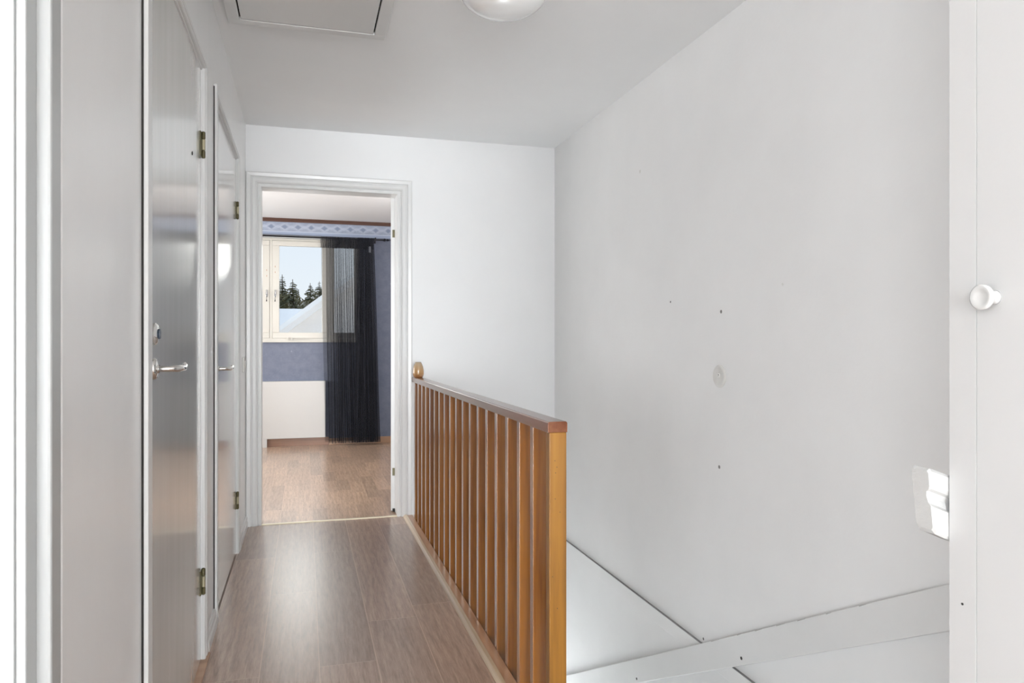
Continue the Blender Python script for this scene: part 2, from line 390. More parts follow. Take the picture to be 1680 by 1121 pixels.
struct('baseboard_window_wall', fresh([(-2.2, XR, YW-0.018, YW, 0, 0.068)]), M['skirt_light'], 'reddish wood skirting board below the blue wallpaper', 'baseboard', 0.003)
struct('trim_threshold', prism(nb(), [(OX0, YF-0.004, 0), (OX0, YF-0.002, 0.005), (OX0, YF+0.016, 0.005), (OX0, YF+0.022, 0)], (OX1-OX0+0.0, 0, 0)),
       mat('threshold_metal', (0.86, 0.78, 0.60), 0.3, 0.3), 'thin pale metal threshold strip across the doorway floor', 'threshold')
# horizontal ledge low on the stairwell wall
struct('trim_ledge', fresh([(XR-0.010, XR, 0.9, YF, -0.233, -0.168)]), M['wall_paint'], 'narrow horizontal white ledge strip low on the stairwell wall', 'ledge', 0.002)
struct('trim_ledge_dark_line', fresh([(XR-0.0105, XR, 0.9, YF, -0.168, -0.1665)]), mat('line_grey', (0.30, 0.295, 0.29), 0.9), 'thin dark grey line along the top of the low ledge', 'stripe')  # thin dark grey line on the ledge's upper edge

# skirting on the left wall
def skirting(name, y0, y1, label):
    prof = [(XL, 0), (XL+0.014, 0), (XL+0.014, 0.035), (XL+0.009, 0.042), (XL+0.012, 0.050), (XL+0.010, 0.062), (XL+0.005, 0.070), (XL, 0.070)]
    struct(name, prism(nb(), [(x, y0, z) for x, z in prof], (0, y1-y0, 0)), M['trim_paint'], label, 'baseboard')
skirting('baseboard_left', 2.775, 3.03, 'short white moulded skirting board between the two left doors')
skirting('baseboard_left_far', 4.10, YF, 'short white moulded skirting board beyond the second left door')
# near doorway: stepped white frame
b = fresh([(-0.62, -0.339, 1.05, 1.09, 0, H)])
box(b, -0.335-0.06, -0.350, 1.044, 1.05, 0, H)
struct('trim_near_casing', b, M['trim_bright'], 'bright white casing board at the far left edge of the view', 'door casing', 0.006)
b = fresh([(-0.45, -0.3225, 1.089, 1.132, 0, H)])
box(b, -0.45, -0.3345, 1.1319, 1.145, 0, H)
struct('trim_near_frame', b, M['trim_bright'], 'narrow bright white frame post of the near doorway', 'door frame', 0.004)
struct('trim_wall_bead', fresh([(XL, XL+0.003, 1.19, 1.215, 0, H)]), M['left_paint'], 'thin vertical bead on the left wall beside the near doorway', 'bead', 0.0015)

# ------------------------------------------------------------------ hinges, handles
def hinge(parent, x, y, z, n=(1, 0)):
    """small butt hinge on a +X facing frame, knuckle vertical"""
    h = obj('hinge', fresh([(x-0.002, x+0.0015, y-0.028, y+0.016, z-0.042, z+0.042)]), M['brass'], parent, 0.001)
    tag(h, 'aged brass butt hinge')
    k = nb(); lathe(k, [(0.0065, -0.018), (0.0065, 0.018)], (x+0.006, y, z), (0, 0, 1), 14)
    obj('hinge_barrel', k, M['brass_light'], h, smooth='auto')
    k = nb()
    for a, c in ((-0.046, -0.019), (0.019, 0.046)): lathe(k, [(0.004, a), (0.0068, a+0.003), (0.0068, c-0.003), (0.004, c)], (x+0.006, y, z), (0, 0, 1), 14)
    obj('hinge_knuckle', k, M['brass'], h, smooth='auto')
def lever(parent, x, y, z, sgn=1, rose=True):
    k = nb(); lathe(k, [(0.0, 0), (0.026, 0), (0.026, 0.004), (0.022, 0.009), (0.011, 0.011), (0.010, 0.013), (0.0, 0.013)], (x, y, z), (1, 0, 0), 32)
    r = obj('handle_rose', k, M['chrome'], parent, smooth='auto')
    k = nb(); tube(k, [(x+0.010, y, z), (x+0.034, y, z), (x+0.045, y+0.004*sgn, z), (x+0.052, y+0.014*sgn, z), (x+0.054, y+0.040*sgn, z+0.000), (x+0.054, y+0.075*sgn, z-0.002), (x+0.053, y+0.105*sgn, z+0.003), (x+0.050, y+0.125*sgn, z+0.008)],
               [0.009, 0.0085, 0.0095, 0.010, 0.0095, 0.0085, 0.0075, 0.005], 16, 0.85)
    obj('lever', k, M['chrome'], parent, smooth='auto')

def hall_door(name, label, y0, y1, ztop, casing_near, near_top, lock):
    d = thing(name, label, 'door', (XL, y0, 0), kind='structure')
    xf = XL-0.004
    leaf = obj('door_leaf', fresh([(xf-0.040, xf, y0+0.004, y1-0.004, 0.009, ztop-0.004)]), M['door_gloss'], d, 0.002)
    tag(leaf, 'flat glossy grey-white door leaf mirroring the far window')
    obj('door_gap', fresh([(xf-0.045, xf-0.012, y0, y1, 0.0, ztop)]), M['gap'], d) if False else None
    # rebated frame behind the casing
    fr_ = fresh([(XL-0.09, xf-0.002, y1+0.0, y1+0.012, 0, ztop+0.012), (XL-0.09, xf-0.002, y0-0.012, y0, 0, ztop+0.012), (XL-0.09, xf-0.002, y0, y1, ztop, ztop+0.012)])
    obj('door_frame', fr_, M['trim_paint'], d)
    prof = [(0.003, -0.002), (0.003, 0.007), (0.008, 0.0105), (0.022, 0.0105), (0.026, 0.006), (0.032, 0.012), (0.052, 0.013), (0.060, 0.008), (0.062, -0.002)]
    kt = 0.42
    path = [lambda q: (y0-0.01, ztop+q*kt), lambda q: (y1+q, ztop+q*kt), lambda q: (y1+q, 0.0)]
    o = obj('casing', sweep(nb(), prof, path, lambda a, z, p: (XL+p, a, z)), M['trim_paint'], d)
    cn0, cn1 = casing_near
    b = fresh([(XL-0.006, XL+0.013, cn0, cn1, 0, near_top)])
    o = obj('casing_board', b, M['trim_paint'], d, 0.002); o['label'] = 'near upright casing board standing proud of the wall'
    obj('casing_gap', fresh([(XL-0.004, XL+0.004, cn0-0.0035, cn0, 0, near_top-0.01)]), M['gap'], d)
    for z in ((1.79, 0.28) if lock else (1.795, 0.28)):
        hinge(d, xf+0.002, y1-0.001, z)
    yh = y0+0.055
    lever(d, xf, yh, 1.045 if lock else 1.0)
    if lock:
        k = nb(); lathe(k, [(0.0, 0), (0.026, 0), (0.026, 0.005), (0.021, 0.010), (0.0, 0.012)], (xf, yh, 1.045+0.083), (1, 0, 0), 32)
        r = obj('lock_rose', k, M['chrome'], d, smooth='auto')
        k = nb(); lathe(k, [(0.0, 0.009), (0.012, 0.0105), (0.012, 0.015), (0.0, 0.016)], (xf, yh, 1.128), (1, 0, 0), 24)
        obj('lock_cylinder', k, M['steel_blue'], r, smooth='auto')
    return d
d1 = hall_door('door_1', 'nearer glossy white hall door with chrome lever, lock rose and brass hinges', 1.83, 2.705, 2.055, (1.738, 1.785), H-0.01, True)
obj('sill', fresh([(XL-0.06, XL+0.020, 1.785, 2.77, 0, 0.008)]), M['skirt_light'], d1, 0.003)
k = nb(); lathe(k, [(0, 0), (0.006, 0), (0.006, 0.002), (0, 0.003)], (XL-0.004, 2.50, CAM_Z+0.60), (1, 0, 0), 16); obj('peg_hole', k, M['spot'], d1)
hall_door('door_2', 'farther glossy white hall door with small lever next to the end doorway', 3.09, 4.035, 2.065, (3.032, 3.072), 2.115, False)

# light switch on the left wall, in the corner by the end doorway
t = thing('light_switch', 'small white light switch on left wall next to the end doorway', 'light switch', (XL, 4.42, 0.977))
obj('switch_plate', fresh([(XL, XL+0.010, 4.38, 4.46, 0.935, 1.02)]), M['plastic'], t, 0.003)
obj('rocker', fresh([(XL+0.010, XL+0.014, 4.40, 4.44, 0.955, 1.0)]), M['plastic'], t, 0.002)

# ------------------------------------------------------------------ end doorway (door_3): casing, lining, leaf swung into far room
d3 = thing('door_3', 'open doorway in the end wall with moulded white casing and door swung inwards', 'door', (OX0, YF, 0), kind='structure')
prof = [(-0.004, -0.004), (-0.004, 0.004), (0.000, 0.008), (0.010, 0.008), (0.014, 0.004), (0.018, 0.004), (0.021, 0.013), (0.030, 0.018), (0.046, 0.018), (0.052, 0.012), (0.056, 0.012), (0.060, 0.020), (0.078, 0.022), (0.085, 0.018), (0.0855, 0.0)]
path = [lambda q: (OX0-q, 0.0), lambda q: (OX0-q, OZ+q), lambda q: (OX1+q*1.06, OZ+q), lambda q: (OX1+q*1.06, 0.0)]
obj('casing', sweep(nb(), prof, path, lambda a, z, p: (a, YF-p, z)), M['trim_paint'], d3)
b = fresh([(OX0-0.001, OX0+0.003, YF-0.002, YF+0.12, 0.006, OZ), (OX1-0.004, OX1+0.001, YF-0.002, YF+0.12, 0.006, OZ), (OX0, OX1, YF-0.002, YF+0.12, OZ-0.004, OZ+0.001)])
obj('lining', b, M['trim_paint'], d3)
ang = math.radians(9)
b = nb(); box(b, 0, 0.037, 0, 0.80, 0.008, 2.052)
bmesh.ops.rotate(b, verts=b.verts, cent=(0, 0, 0), matrix=Matrix.Rotation(-ang, 3, 'Z'))
bmesh.ops.translate(b, verts=b.verts, vec=(0.5385, YF+0.130, 0))
leaf = obj('door_leaf', b, M['trim_paint'], d3, 0.002); leaf['label'] = 'white door leaf seen on its hinge edge'
for z in (1.812, 0.262):
    b = nb(); box(b, 0.010, 0.037, -0.002, 0.0, z-0.025, z+0.025)
    bmesh.ops.rotate(b, verts=b.verts, cent=(0, 0, 0), matrix=Matrix.Rotation(-ang, 3, 'Z'))
    bmesh.ops.translate(b, verts=b.verts, vec=(0.5385, YF+0.130, 0))
    o = obj('hinge', b, M['brass'], d3, 0.0015); o['label'] = 'olive brass hinge plate'
# rubber stop at the foot of the door edge
obj('door_stop', fresh([(0.548, 0.566, YF+0.105, YF+0.126, 0.006, 0.024)]), M['gap'], d3, 0.003)

# ------------------------------------------------------------------ attic hatch
t = thing('attic_hatch', 'white square loft hatch with moulded frame in the hallway ceiling', 'hatch', (0.015, 2.74, H))
hx0, hx1, hy0, hy1 = -0.296, 0.326, 2.35, 3.125; w_ = 0.045
b = nb()
for (x0, x1, y0, y1) in ((hx0, hx1, hy1-w_, hy1), (hx0, hx1, hy0, hy0+w_), (hx0, hx0+w_, hy0+w_, hy1-w_), (hx1-w_, hx1, hy0+w_, hy1-w_)):
    box(b, x0, x1, y0, y1, H-0.018, H)
obj('hatch_frame', b, M['trim_paint'], t, 0.001)
obj('hatch_panel', fresh([(hx0+w_+0.006, hx1-w_-0.006, hy0+w_+0.006, hy1-w_-0.006, H-0.0165, H-0.002)]), M['trim_paint'], t, 0.002)
obj('hatch_gap', fresh([(hx0+w_, hx1-w_, hy0+w_, hy1-w_, H-0.0045, H)]), M['gap'], t)

# ------------------------------------------------------------------ ceiling lamp
LX, LY = 0.70, 2.56
t = thing('ceiling_lamp', 'round white opal glass dome lamp on the hallway ceiling, switched off', 'ceiling lamp', (LX, LY, H))
k = nb(); lathe(k, [(0, 0), (0.165, 0), (0.168, -0.012), (0.160, -0.022), (0, -0.022)], (LX, LY, H), (0, 0, 1), 48); obj('lamp_base', k, M['plastic'], t, smooth='auto')
pr = [(0.160*math.cos(a), -0.022-0.086*math.sin(a)) for a in [i*PI/2/16 for i in range(17)]]; pr[-1] = (0, pr[-1][1])
k = nb(); lathe(k, pr, (LX, LY, H), (0, 0, 1), 48); obj('glass_dome', k, M['opal'], t, smooth='auto')
k = nb(); box(k, LX-0.092, LX-0.074, LY-0.098, LY-0.092, H-0.088, H-0.080); obj('clip', k, M['chrome'], t)

# ------------------------------------------------------------------ balustrade
YN = 1.923                        # near end of the balustrade
bal = thing('balustrade', 'orange lacquered pine balustrade with darker handrail along the stair opening', 'railing', (0.68, YN, 0))
ztop = 0.885; hh = 0.031
prof = [(0.654, ztop-hh), (0.654, ztop-0.004), (0.658, ztop), (0.708, ztop), (0.712, ztop-0.004), (0.712, ztop-hh)]
o = obj('handrail', prism(nb(), [(x, YN-0.002, z) for x, z in prof], (0, YF-YN+0.002, 0)), M['rail_wood'], bal, 0.0012); o['label'] = 'reddish brown flat handrail'
b = fresh([(0.659, 0.710, YN, YN+0.030, -0.24, ztop-hh)])
o = obj('post', b, M['pine_post'], bal, 0.002); o['label'] = 'yellower end post with small nail holes'
for (x, z) in ((0.675, 0.775), (0.681, 0.757), (0.677, 0.741), (0.676, 0.668), (0.690, 0.63), (0.668, 0.45), (0.682, 0.36)):
    b = nb(); lathe(b, [(0.0, 0.001), (0.0012, 0.001), (0.0012, 0.0)], (x, YN-0.0005, z), (0, -1, 0), 8)
    obj('nail_hole', b, M['spot'], o)
pitch = 0.1427; y0 = YN+0.152
first = obj('baluster', fresh([(0.659, 0.709, y0-0.030+0.030, y0+0.030, -0.22, ztop-hh)]), M['pine'], bal, 0.0015)
n = int((YF-0.03-y0)/pitch)+1
# centre the mesh so every copy carries its own place
for v in first.data.vertices: v.co.y -= (y0-YN)
first.location = (0, y0-YN, 0)
for i in range(1, n):
    c = first.copy(); C.objects.link(c); c.parent = bal; c.location = (0, y0-YN+i*pitch, 0)
struct('trim_floor_edge', fresh([(0.621, 0.6585, 0.9, YF, -0.03, 0.009)]), M['strip_brown'], 'brown wooden nosing board along the floor edge under the balusters', 'nosing', 0.002)
b = prism(nb(), [(0.598, YN-1.0, 0), (0.601, YN-1.0, 0.006), (0.609, YN-1.0, 0.013), (0.621, YN-1.0, 0.014), (0.621, YN-1.0, 0)], (0, YF-YN+1.0-0.022, 0))
struct('trim_floor_bead', b, M['strip_light'], 'pale wooden bead between laminate floor and brown nosing', 'floor bead')
struct('trim_fascia', fresh([(XS, XS+0.0035, 0.9, YF, -0.25, -0.03)]), M['wall_paint'], 'white fascia below the floor edge', 'fascia')

# amber holder on the far end of the handrail
vz = ztop; vy = 4.50; vx = 0.680
t = thing('candle_holder', 'small amber glass candle holder on the far end of the handrail', 'candle holder', (vx, vy, vz))
k = nb(); lathe(k, [(0, 0), (0.024, 0), (0.030, 0.006), (0.034, 0.022), (0.034, 0.045), (0.030, 0.068), (0.023, 0.085), (0.019, 0.092), (0.019, 0.096), (0.0165, 0.096), (0.0165, 0.090), (0.026, 0.068), (0.030, 0.045), (0.030, 0.022), (0.024, 0.009), (0, 0.008)], (vx, vy, vz), (0, 0, 1), 32)
obj('glass_body', k, M['amber'], t, smooth=True)
k = nb(); lathe(k, [(0, 0.0081), (0.018, 0.0081), (0.018, 0.022), (0, 0.022)], (vx, vy, vz), (0, 0, 1), 20); obj('tealight', k, M['plastic'], t, smooth='auto')

# ------------------------------------------------------------------ right wall: stair handrail board, handrail end, cover plate, nail holes
sl = 0.5263; ya, yb = 0.95, 4.60; zt = lambda y: 0.488-(y-1.4785)*sl
t = thing('stair_handrail', 'wide white painted sloping board handrail along the stairwell wall', 'handrail', (XR-0.03, 1.5, 0.4))
pts = [(XR-0.030, ya, zt(ya)), (XR-0.030, yb, zt(yb)), (XR-0.030, yb, zt(yb)-0.121), (XR-0.030, ya, zt(ya)-0.121)]
o = obj('board', prism(nb(), pts, (0.030, 0, 0)), M['board_paint'], t, 0.002)
for px_y, dz in ((2.40, -0.093), (3.30, -0.10)):
    b = nb(); lathe(b, [(0, 0.0015), (0.006, 0.0015), (0.006, 0)], (XR-0.030, px_y, zt(px_y)+dz), (-1, 0, 0), 12)
    obj('screw_hole', b, M['spot'], o)
for i in range(7):                  # worn spots along the top arris
    y = 1.75+i*0.13+random.random()*0.05; l = 0.02+random.random()*0.05
    b = prism(nb(), [(XR-0.0306, y, zt(y)-0.001), (XR-0.0306, y+l, zt(y+l)-0.001), (XR-0.0306, y+l, zt(y+l)-0.003), (XR-0.0306, y, zt(y)-0.0015)], (0.0008, 0, 0))
    obj('paint_wear', b, mat('wear_grey', (0.25, 0.24, 0.22), 0.9) if i == 0 else bpy.data.materials['wear_grey'], o)

# profiled end of the near handrail behind the closet edge
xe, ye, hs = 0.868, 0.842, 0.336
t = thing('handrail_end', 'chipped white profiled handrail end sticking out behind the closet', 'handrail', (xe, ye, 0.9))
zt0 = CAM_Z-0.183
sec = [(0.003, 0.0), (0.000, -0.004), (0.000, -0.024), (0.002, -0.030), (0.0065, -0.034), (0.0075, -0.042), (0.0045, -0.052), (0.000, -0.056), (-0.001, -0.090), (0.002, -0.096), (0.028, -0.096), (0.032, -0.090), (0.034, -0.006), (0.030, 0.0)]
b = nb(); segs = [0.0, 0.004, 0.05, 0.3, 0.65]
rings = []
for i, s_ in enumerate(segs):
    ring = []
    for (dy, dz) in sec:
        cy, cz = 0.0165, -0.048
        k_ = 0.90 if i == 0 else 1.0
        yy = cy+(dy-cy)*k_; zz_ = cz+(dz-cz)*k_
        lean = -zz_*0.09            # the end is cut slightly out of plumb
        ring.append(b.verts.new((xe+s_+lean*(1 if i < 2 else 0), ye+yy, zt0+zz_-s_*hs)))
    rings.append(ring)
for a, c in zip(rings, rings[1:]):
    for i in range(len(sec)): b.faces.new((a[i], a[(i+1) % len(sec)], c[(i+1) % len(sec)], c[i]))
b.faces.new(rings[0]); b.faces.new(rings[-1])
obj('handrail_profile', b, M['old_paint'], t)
obj('bracket', fresh([(1.05, 1.09, 0.8401, 0.845, 0.74, 0.80)]), M['plastic'], t)

# round blank cover plate
t = thing('cover_plate', 'round white blank electrical cover plate on the tall right wall', 'cover plate', (XR, 2.597, CAM_Z-0.141))
k = nb(); lathe(k, [(0, 0), (0.047, 0), (0.047, 0.002), (0.043, 0.006), (0.036, 0.007), (0.033, 0.0055), (0.0, 0.0065)], (XR, 2.597, CAM_Z-0.141), (-1, 0, 0), 40)
pl = obj('plate', k, M['plate'], t, smooth='auto')
k = nb(); lathe(k, [(0, 0.0062), (0.012, 0.0062), (0.010, 0.0095), (0, 0.010)], (XR, 2.597, CAM_Z-0.137), (-1, 0, 0), 24); o = obj('centre_boss', k, M['plastic'], t, smooth='auto')
k = nb(); lathe(k, [(0, 0.0098), (0.0022, 0.0098), (0.0022, 0.0106), (0, 0.0106)], (XR, 2.590, CAM_Z-0.135), (-1, 0, 0), 10); obj('screw', k, M['spot'], o)

def pix_right(px, py, x=XR):
    a = math.atan((px-840)/1189)+math.radians(15.96); y = x/math.tan(a); z = x*math.sin(math.radians(15.96))+y*math.cos(math.radians(15.96))
    return y, CAM_Z-(py-562)/1189*z
names = {0: 'filled screw hole high on the right wall', 1: 'tiny dark nail hole left of centre on the right wall', 2: 'screw hole just above the round cover plate', 3: 'faint screw hole at right above the cover plate', 4: 'screw hole below the round cover plate', 5: 'tiny nail hole just above the sloping handrail board'}
for i, (px, py, r) in enumerate(((1050, 283, 0.006), (1100, 497, 0.0035), (1183, 513, 0.005), (1284, 468, 0.0035), (1180, 768, 0.005), (1154, 1050, 0.004))):
    y, z = pix_right(px, py)
    k = nb(); lathe(k, [(0, 0.0), (r*1.5, 0.0), (r, 0.0012), (r*0.8, 0.0005), (0, 0.0004)], (XR, y, z), (-1, 0, 0), 12)
    o = obj('screw_hole', k, M['plate'] if i in (0, 3) else mat('hole_grey', (0.22, 0.21, 0.2), 0.8), loc=(XR, y, z)); tag(o, names[i], 'screw hole')

# ------------------------------------------------------------------ closet at right
XC = 0.903
t = thing('closet', 'built-in white closet at the right edge with a porcelain knob', 'closet', (XC, 0.4, 0))
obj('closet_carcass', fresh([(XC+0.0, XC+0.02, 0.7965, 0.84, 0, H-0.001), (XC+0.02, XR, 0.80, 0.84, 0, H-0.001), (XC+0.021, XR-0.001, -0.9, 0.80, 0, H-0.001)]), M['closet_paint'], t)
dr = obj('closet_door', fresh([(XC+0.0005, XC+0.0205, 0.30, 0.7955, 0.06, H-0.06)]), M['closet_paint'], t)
ky, kz = 0.768, 1.170
k = nb(); lathe(k, [(0, 0), (0.010, 0), (0.0095, 0.003), (0.0065, 0.008), (0.0075, 0.013), (0.015, 0.017), (0.0175, 0.021), (0.0172, 0.025), (0.0145, 0.0265), (0.010, 0.0245), (0, 0.0235)], (XC+0.0005, ky, kz), (-1, 0, 0), 40)
obj('knob', k, M['porcelain'], dr, smooth=True)
k = nb(); lathe(k, [(0, 0), (0.0018, 0), (0.0018, 0.0006), (0, 0.0006)], (XC, 0.818, 0.735), (-1, 0, 0), 8); obj('paint_chip', k, M['spot'], t)

# ------------------------------------------------------------------ stairs (quarter winder, then a straight flight), below the frame
st = thing('staircase', 'pale staircase turning and going down beyond the balustrade', 'staircase', (1.15, 2.0, ZB))
piv = (XS+0.075, 1.93); rise = 0.17
def clipbox(a0, a1):
    # wedge from pivot between two bearings, cut by the well's near and right sides
    def hit(a):
        dx, dy = math.cos(a), math.sin(a); ts = []
        if dx > 1e-6: ts.append((XR-0.002-piv[0])/dx)
        if dy < -1e-6: ts.append((0.842-piv[1])/dy)
        tt = min(ts); return (piv[0]+dx*tt, piv[1]+dy*tt)
    p = [piv, hit(a0)]
    ca = math.atan2(0.842-piv[1], XR-0.002-piv[0])
    if a0 < ca < a1: p.append((XR-0.002, 0.842))
    p.append(hit(a1)); return p
for i in range(4):
    a0 = -PI/2+i*PI/8; a1 = a0+PI/8+0.03
    z = -rise*(i+1)
    obj('tread', prism(nb(), [(x, y, z-0.035) for x, y in clipbox(a0, min(a1, -0.0001))], (0, 0, 0.035)), M['tread'], st)
z = -rise*4; y = 1.93
for i in range(9):
    z -= rise
    obj('tread', bx(XS+0.062, XR-0.032, y-0.02, y+0.26, z-0.035, z), M['tread'], st)
    y += 0.29

# ------------------------------------------------------------------ far window
win = thing('window_1', 'cream casement window with snow-covered roof outside', 'window', ((WX0+WX1)/2, YW, WZ0), kind='structure')
yf0, yf1 = YW-0.012, YW+0.10
def rect_frame(x0, x1, z0, z1, w, y0_, y1_):
    b = nb(); box(b, x0, x1, y0_, y1_, z0, z0+w); box(b, x0, x1, y0_, y1_, z1-w, z1)
    box(b, x0, x0+w, y0_, y1_, z0+w, z1-w); box(b, x1-w, x1, y0_, y1_, z0+w, z1-w); return b
obj('window_frame', rect_frame(WX0, WX1, WZ0, WZ1-0.03, 0.028, yf0, yf1), M['cream'], win, 0.003)
mull = [-0.342, 0.262]
b = nb()
for x in mull: box(b, x-0.012, x+0.012, yf0-0.002, yf1, WZ0+0.028, WZ1-0.058)
obj('mullion', b, M['cream'], win, 0.002)
edges = [WX0+0.028, mull[0]-0.012, mull[0]+0.012, mull[1]-0.012, mull[1]+0.012, WX1-0.028]
zs0, zs1 = WZ0+0.028, WZ1-0.058
SW = 0.070
for i in range(3):
    x0, x1 = edges[2*i]+0.002, edges[2*i+1]-0.002
    s_ = SW if i < 2 else 0.03
    b = nb(); y0_, y1_ = YW-0.020, YW+0.03
    box(b, x0, x1, y0_, y1_, zs0+0.002, zs0+0.062); box(b, x0, x1, y0_, y1_, zs1-0.055, zs1-0.002)
    box(b, x0, x0+s_, y0_, y1_, zs0+0.062, zs1-0.055); box(b, x1-s_, x1, y0_, y1_, zs0+0.062, zs1-0.055)
    sash = obj('sash', b, M['cream'], win, 0.004)
    obj('pane', fresh([(x0+s_-0.004, x1-s_+0.004, YW+0.002, YW+0.006, zs0+0.058, zs1-0.051)]), M['glass'], sash)
    if i < 2:
        hx = x1-0.028 if i == 0 else x0+0.028
        k = nb(); box(k, hx-0.009, hx+0.009, y0_-0.008, y0_, 1.575, 1.655)
        h = obj('espagnolette', k, M['chrome'], sash, 0.003)
        k = nb(); tube(k, [(hx, y0_-0.008, 1.645), (hx, y0_-0.028, 1.64), (hx, y0_-0.034, 1.62), (hx, y0_-0.034, 1.53)], [0.007, 0.007, 0.0075, 0.006], 10)
        obj('sash_handle', k, M['chrome'], h, smooth='auto')
        for z in (1.86, 1.80) if i == 0 else (1.90, 1.84):
            k = nb(); box(k, hx-0.003, hx+0.003, y0_-0.003, y0_, z-0.008, z+0.008); obj('catch', k, M['skirt_light'], sash)
# casement stay lying on the lower rail
k = nb(); tube(k, [(-0.17, YW-0.030, WZ0+0.022), (0.05, YW-0.030, WZ0+0.016)], 0.003, 8); box(k, -0.185, -0.165, YW-0.034, YW-0.020, WZ0+0.008, WZ0+0.045); box(k, -0.14, -0.125, YW-0.034, YW-0.020, WZ0+0.008, WZ0+0.030)
obj('window_stay', k, M['cream'], win)
obj('window_sill', fresh([(WX0-0.02, WX1+0.02, YW-0.028, YW-0.012, WZ0-0.014, WZ0+0.004)]), M['cream'], win, 0.003)
obj('head_rail', fresh([(WX0-0.01, WX1+0.01, YW-0.040, YW-0.002, WZ1-0.036, WZ1-0.002)]), M['trim_bright'], win, 0.006)

# curtain rod
RY = YW-0.10; RZ = 2.212
t = thing('curtain_rod', 'thin black curtain rod with ball finials above the window', 'curtain rod', (0.2, RY, RZ))
k = nb(); tube(k, [(-1.10, RY, RZ), (0.80, RY, RZ)], 0.008, 14); obj('rod', k, M['black'], t, smooth='auto')
for sx, xx in ((1, 0.80), (-1, -1.10)):
    k = nb(); lathe(k, [(0, 0), (0.010, 0), (0.008, 0.01), (0.008, 0.018), (0.015, 0.026), (0.017, 0.033), (0.014, 0.041), (0.007, 0.048), (0.007, 0.056), (0.013, 0.062), (0.011, 0.072), (0.005, 0.082), (0.003, 0.10), (0, 0.102)], (xx, RY, RZ), (sx, 0, 0), 20)
    obj('finial', k, M['black'], t, smooth='auto')
for xx in (0.735, -1.02):
    k = nb(); box(k, xx-0.006, xx+0.006, RY, YW-0.003, RZ-0.006, RZ+0.004); box(k, xx-0.012, xx+0.012, YW-0.008, YW-0.0035, RZ-0.03, RZ+0.03); box(k, xx-0.007, xx+0.007, RY-0.010, RY+0.010, RZ-0.014, RZ+0.022)
    obj('bracket', k, M['black'], t)

# curtain: one wide voile gathered in folds
t = thing('curtain', 'sheer dark navy curtain gathered at the right side of the far window', 'curtain', (0.45, RY, 0.03))
def curtain_sheet(x0t, x1t, x0b, x1b, folds, amp, yoff, seed, zb, zt_, nv=70, ns=420, slack=0.0):
    random.seed(seed); b = nb()
    ph = [random.random()*6.28 for _ in range(6)]
    fr = [0.8+0.4*random.random() for _ in range(6)]
    grid = []
    for j in range(nv+1):
        v_ = j/nv; z = zt_+(zb-zt_)*v_; row = []
        a = amp*(0.35+0.65*min(1, v_*2.2))
        for i in range(ns+1):
            s_ = i/ns
            # flat leading edge, gathered towards the other side
            g = s_**0.9
            e = max(0, min(1, (s_-0.08)*12)) if slack else 1.0
            x = (x0t+(x1t-x0t)*g)*(1-v_)+(x0b+(x1b-x0b)*g)*v_
            th = 2*PI*folds*s_+0.8*math.sin(2*PI*2.3*s_+ph[0])+0.5*math.sin(2*PI*5.1*s_+ph[1]+v_*1.2)
            y = math.sin(th)*a*e*(0.7+0.5*math.sin(2*PI*3.2*s_+ph[2]+v_))
            x += math.sin(2*th+ph[3])*0.010*e*(0.5+v_*0.5)+0.006*math.sin(v_*5+s_*9+ph[4])*v_
            row.append(b.verts.new((x, RY+yoff+y, z)))
        grid.append(row)
    for j in range(nv):
        for i in range(ns): b.faces.new((grid[j][i], grid[j][i+1], grid[j+1][i+1], grid[j+1][i]))
    return b
o = obj('curtain_cloth', curtain_sheet(0.165, 0.712, 0.205, 0.785, 13, 0.026, -0.002, 3, 0.045, RZ+0.012, slack=1), M['curtain'], t, smooth=True)
obj('curtain_fold', curtain_sheet(0.212, 0.700, 0.235, 0.765, 9, 0.018, -0.055, 11, 0.030, RZ+0.006, slack=0), M['curtain'], t, smooth=True)
obj('curtain_fold', curtain_sheet(0.545, 0.710, 0.50, 0.780, 7, 0.014, -0.085, 5, 0.034, RZ+0.006, slack=0), M['curtain'], t, smooth=True)
obj('heading_tape', curtain_sheet(0.166, 0.711, 0.168, 0.711, 17, 0.020, 0.006, 3, RZ-0.105, RZ+0.012, nv=6), M['curtain'], t, smooth=True)
obj('care_tag', fresh([(0.655, 0.680, RY-0.075, RY-0.074, RZ-0.150, RZ-0.085)]), M['tag'], t)

# radiator cover under the window
t = thing('radiator_cover', 'plain white panel radiator cover standing below the window', 'radiator cover', (-0.4, YW-0.06, 0))
obj('front_panel', fresh([(-1.05, 0.213, YW-0.075, YW-0.060, 0.090, 0.690)]), M['panel_white'], t, 0.002)
obj('top_panel', fresh([(-1.05, 0.213, YW-0.060, YW-0.005, 0.675, 0.690)]), M['panel_white'], t, 0.002)
for x in (-0.437, -1.04, 0.155):
    if x < 0.1: obj('leg', fresh([(x, x+0.058, YW-0.072, YW-0.020, 0, 0.090)]), M['panel_white'], t, 0.002)
obj('radiator', fresh([(-0.95, 0.15, YW-0.055, YW-0.020, 0.15, 0.62)]), M['plastic'], t)
struct('trim_brown_skirting', fresh([(-1.5, 0.25, YW-0.0205, YW-0.018, 0.0, 0.085)]), M['skirt_wood'], 'dark brown skirting strip showing under the radiator cover', 'baseboard')

# ------------------------------------------------------------------ outdoors
GZ = -4.0
struct('ground', bx(-60, 60, YW+1.0, 130, GZ-0.2, GZ), M['snow'], 'snowy ground outside', 'ground')
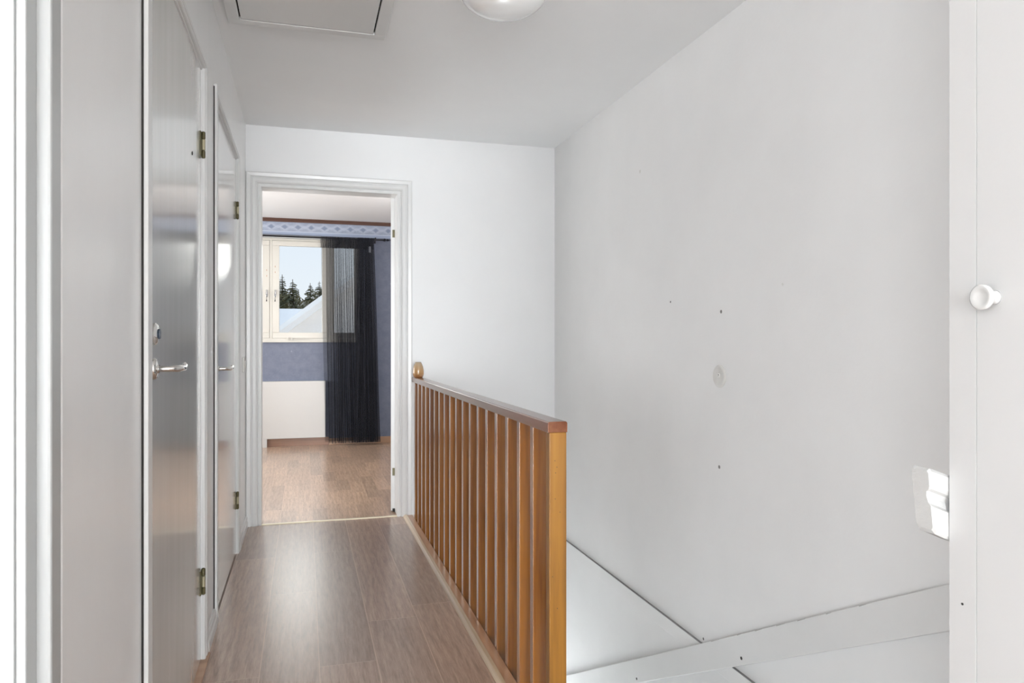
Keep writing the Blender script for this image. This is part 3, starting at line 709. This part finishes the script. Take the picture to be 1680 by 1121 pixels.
# neighbour gable
hy = 16.0; s37 = math.tan(math.radians(37.8))
ex, ez = -0.56, CAM_Z+0.16          # left eave corner seen in the pane
pk = 3.6; pz = ez+(pk-ex)*s37
t = thing('neighbour_house', 'white gabled neighbouring house with snowy roof edge behind the window pane', 'house', (pk, hy, GZ))
b = prism(nb(), [(ex, hy, GZ), (2*pk-ex, hy, GZ), (2*pk-ex, hy, ez-0.12), (pk, hy, pz-0.12), (ex, hy, ez-0.12)], (0, 8, 0))
obj('gable_wall', b, M['stucco'], t)
for sg in (1, -1):
    xe_ = pk-sg*(pk-ex+0.35); ze_ = ez-0.35*s37
    b = prism(nb(), [(pk, hy-0.35, pz), (xe_, hy-0.35, ze_), (xe_, hy-0.35, ze_-0.14), (pk, hy-0.35, pz-0.14)], (0, 8.7, 0)); r = obj('roof', b, M['stucco'], t)
    b = prism(nb(), [(pk, hy-0.38, pz+0.11), (xe_, hy-0.38, ze_+0.11), (xe_, hy-0.38, ze_), (pk, hy-0.38, pz)], (0, 8.76, 0)); obj('snow_cover', b, M['snow'], r)
t = thing('snowy_shed', 'low snow-covered roof farther off left of the gabled house', 'shed', (-5, 26, GZ))
obj('shed_wall', bx(-9.2, -0.5, 26.2, 29.8, GZ, 1.1), M['stucco'], t)
b = prism(nb(), [(-9.6, 25.9, 1.2), (-9.6, 28, 2.32), (-9.6, 30.1, 1.2), (-9.6, 30.1, 0.8), (-9.6, 25.9, 0.8)], (9.6, 0, 0)); obj('snowy_roof', b, M['snow'], t)

def conifer(x, y, h, r, seed, label):
    random.seed(seed)
    t = thing('spruce', label, 'tree', (x, y, GZ), 'spruce trees beyond the roofs')
    k = nb(); tube(k, [(x, y, GZ), (x+0.05, y, GZ+h*0.5), (x, y, GZ+h)], [0.16, 0.10, 0.02], 8); obj('trunk', k, M['bark'], t)
    b = nb(); z = 0.12*h
    while z < h*0.985:
        f = 1-z/h; R_ = r*(f**0.8)*(0.75+0.5*random.random())+0.06
        nbr = 9+int(16*f)
        for q in range(nbr):
            a = random.random()*2*PI; L_ = R_*(0.65+0.5*random.random())
            dx, dy = math.cos(a), math.sin(a)
            # a branch: drooping spine with jagged side sprays
            pts = []
            for s_ in range(5):
                u_ = s_/4; pts.append(Vector((x+dx*L_*u_, y+dy*L_*u_, GZ+z-0.30*L_*u_*u_+0.06*L_*math.sin(u_*3))))
            sd_ = Vector((-dy, dx, 0))
            for s_ in range(4):
                w0 = 0.34*L_*(1-s_/4.4); p, p2 = pts[s_], pts[s_+1]
                for sg in (1, -1):
                    tip = p2+sd_*sg*w0*(0.8+0.6*random.random())+Vector((dx, dy, 0))*0.05*L_-Vector((0, 0, 0.10*L_*random.random()))
                    b.faces.new([b.verts.new(p), b.verts.new(p2), b.verts.new(tip)])
                    dn = (p+p2)/2-Vector((0, 0, 0.22*L_*(0.6+random.random())))+sd_*sg*0.05*L_
                    b.faces.new([b.verts.new(p), b.verts.new(p2), b.verts.new(dn)])
        z += h*0.013*(0.7+0.6*random.random())
    obj('foliage', b, M['spruce'], t)
def px_x(px, y): return y*math.tan(math.atan((px-840)/1189)+math.radians(15.96))
def px_h(px, py, y):
    x = px_x(px, y); return (562-py)/1189*(x*math.sin(math.radians(15.96))+y*math.cos(math.radians(15.96)))+CAM_Z-GZ
for i, (px, top, y, r, lab) in enumerate(((433, 462, 40, 2.6, 'spruce seen in the narrow left pane'), (447, 468, 90, 3.0, 'spruce hidden partly by the window mullion'),
        (463, 452, 54, 2.4, 'tall spruce at the left edge of the main pane'), (480, 460, 47, 3.1, 'fullest spruce in the middle of the main pane'),
        (471, 488, 75, 3.2, 'lower spruce between the two tall ones'), (509, 466, 61, 3.0, 'spruce rising behind the sloping roof edge'), (524, 463, 82, 3.2, 'rightmost spruce next to the curtain edge'),
        (560, 468, 68, 2.6, 'spruce dimly seen through the sheer curtain'))):
    conifer(px_x(px, y), y, px_h(px, top, y), r, 20+i, lab)
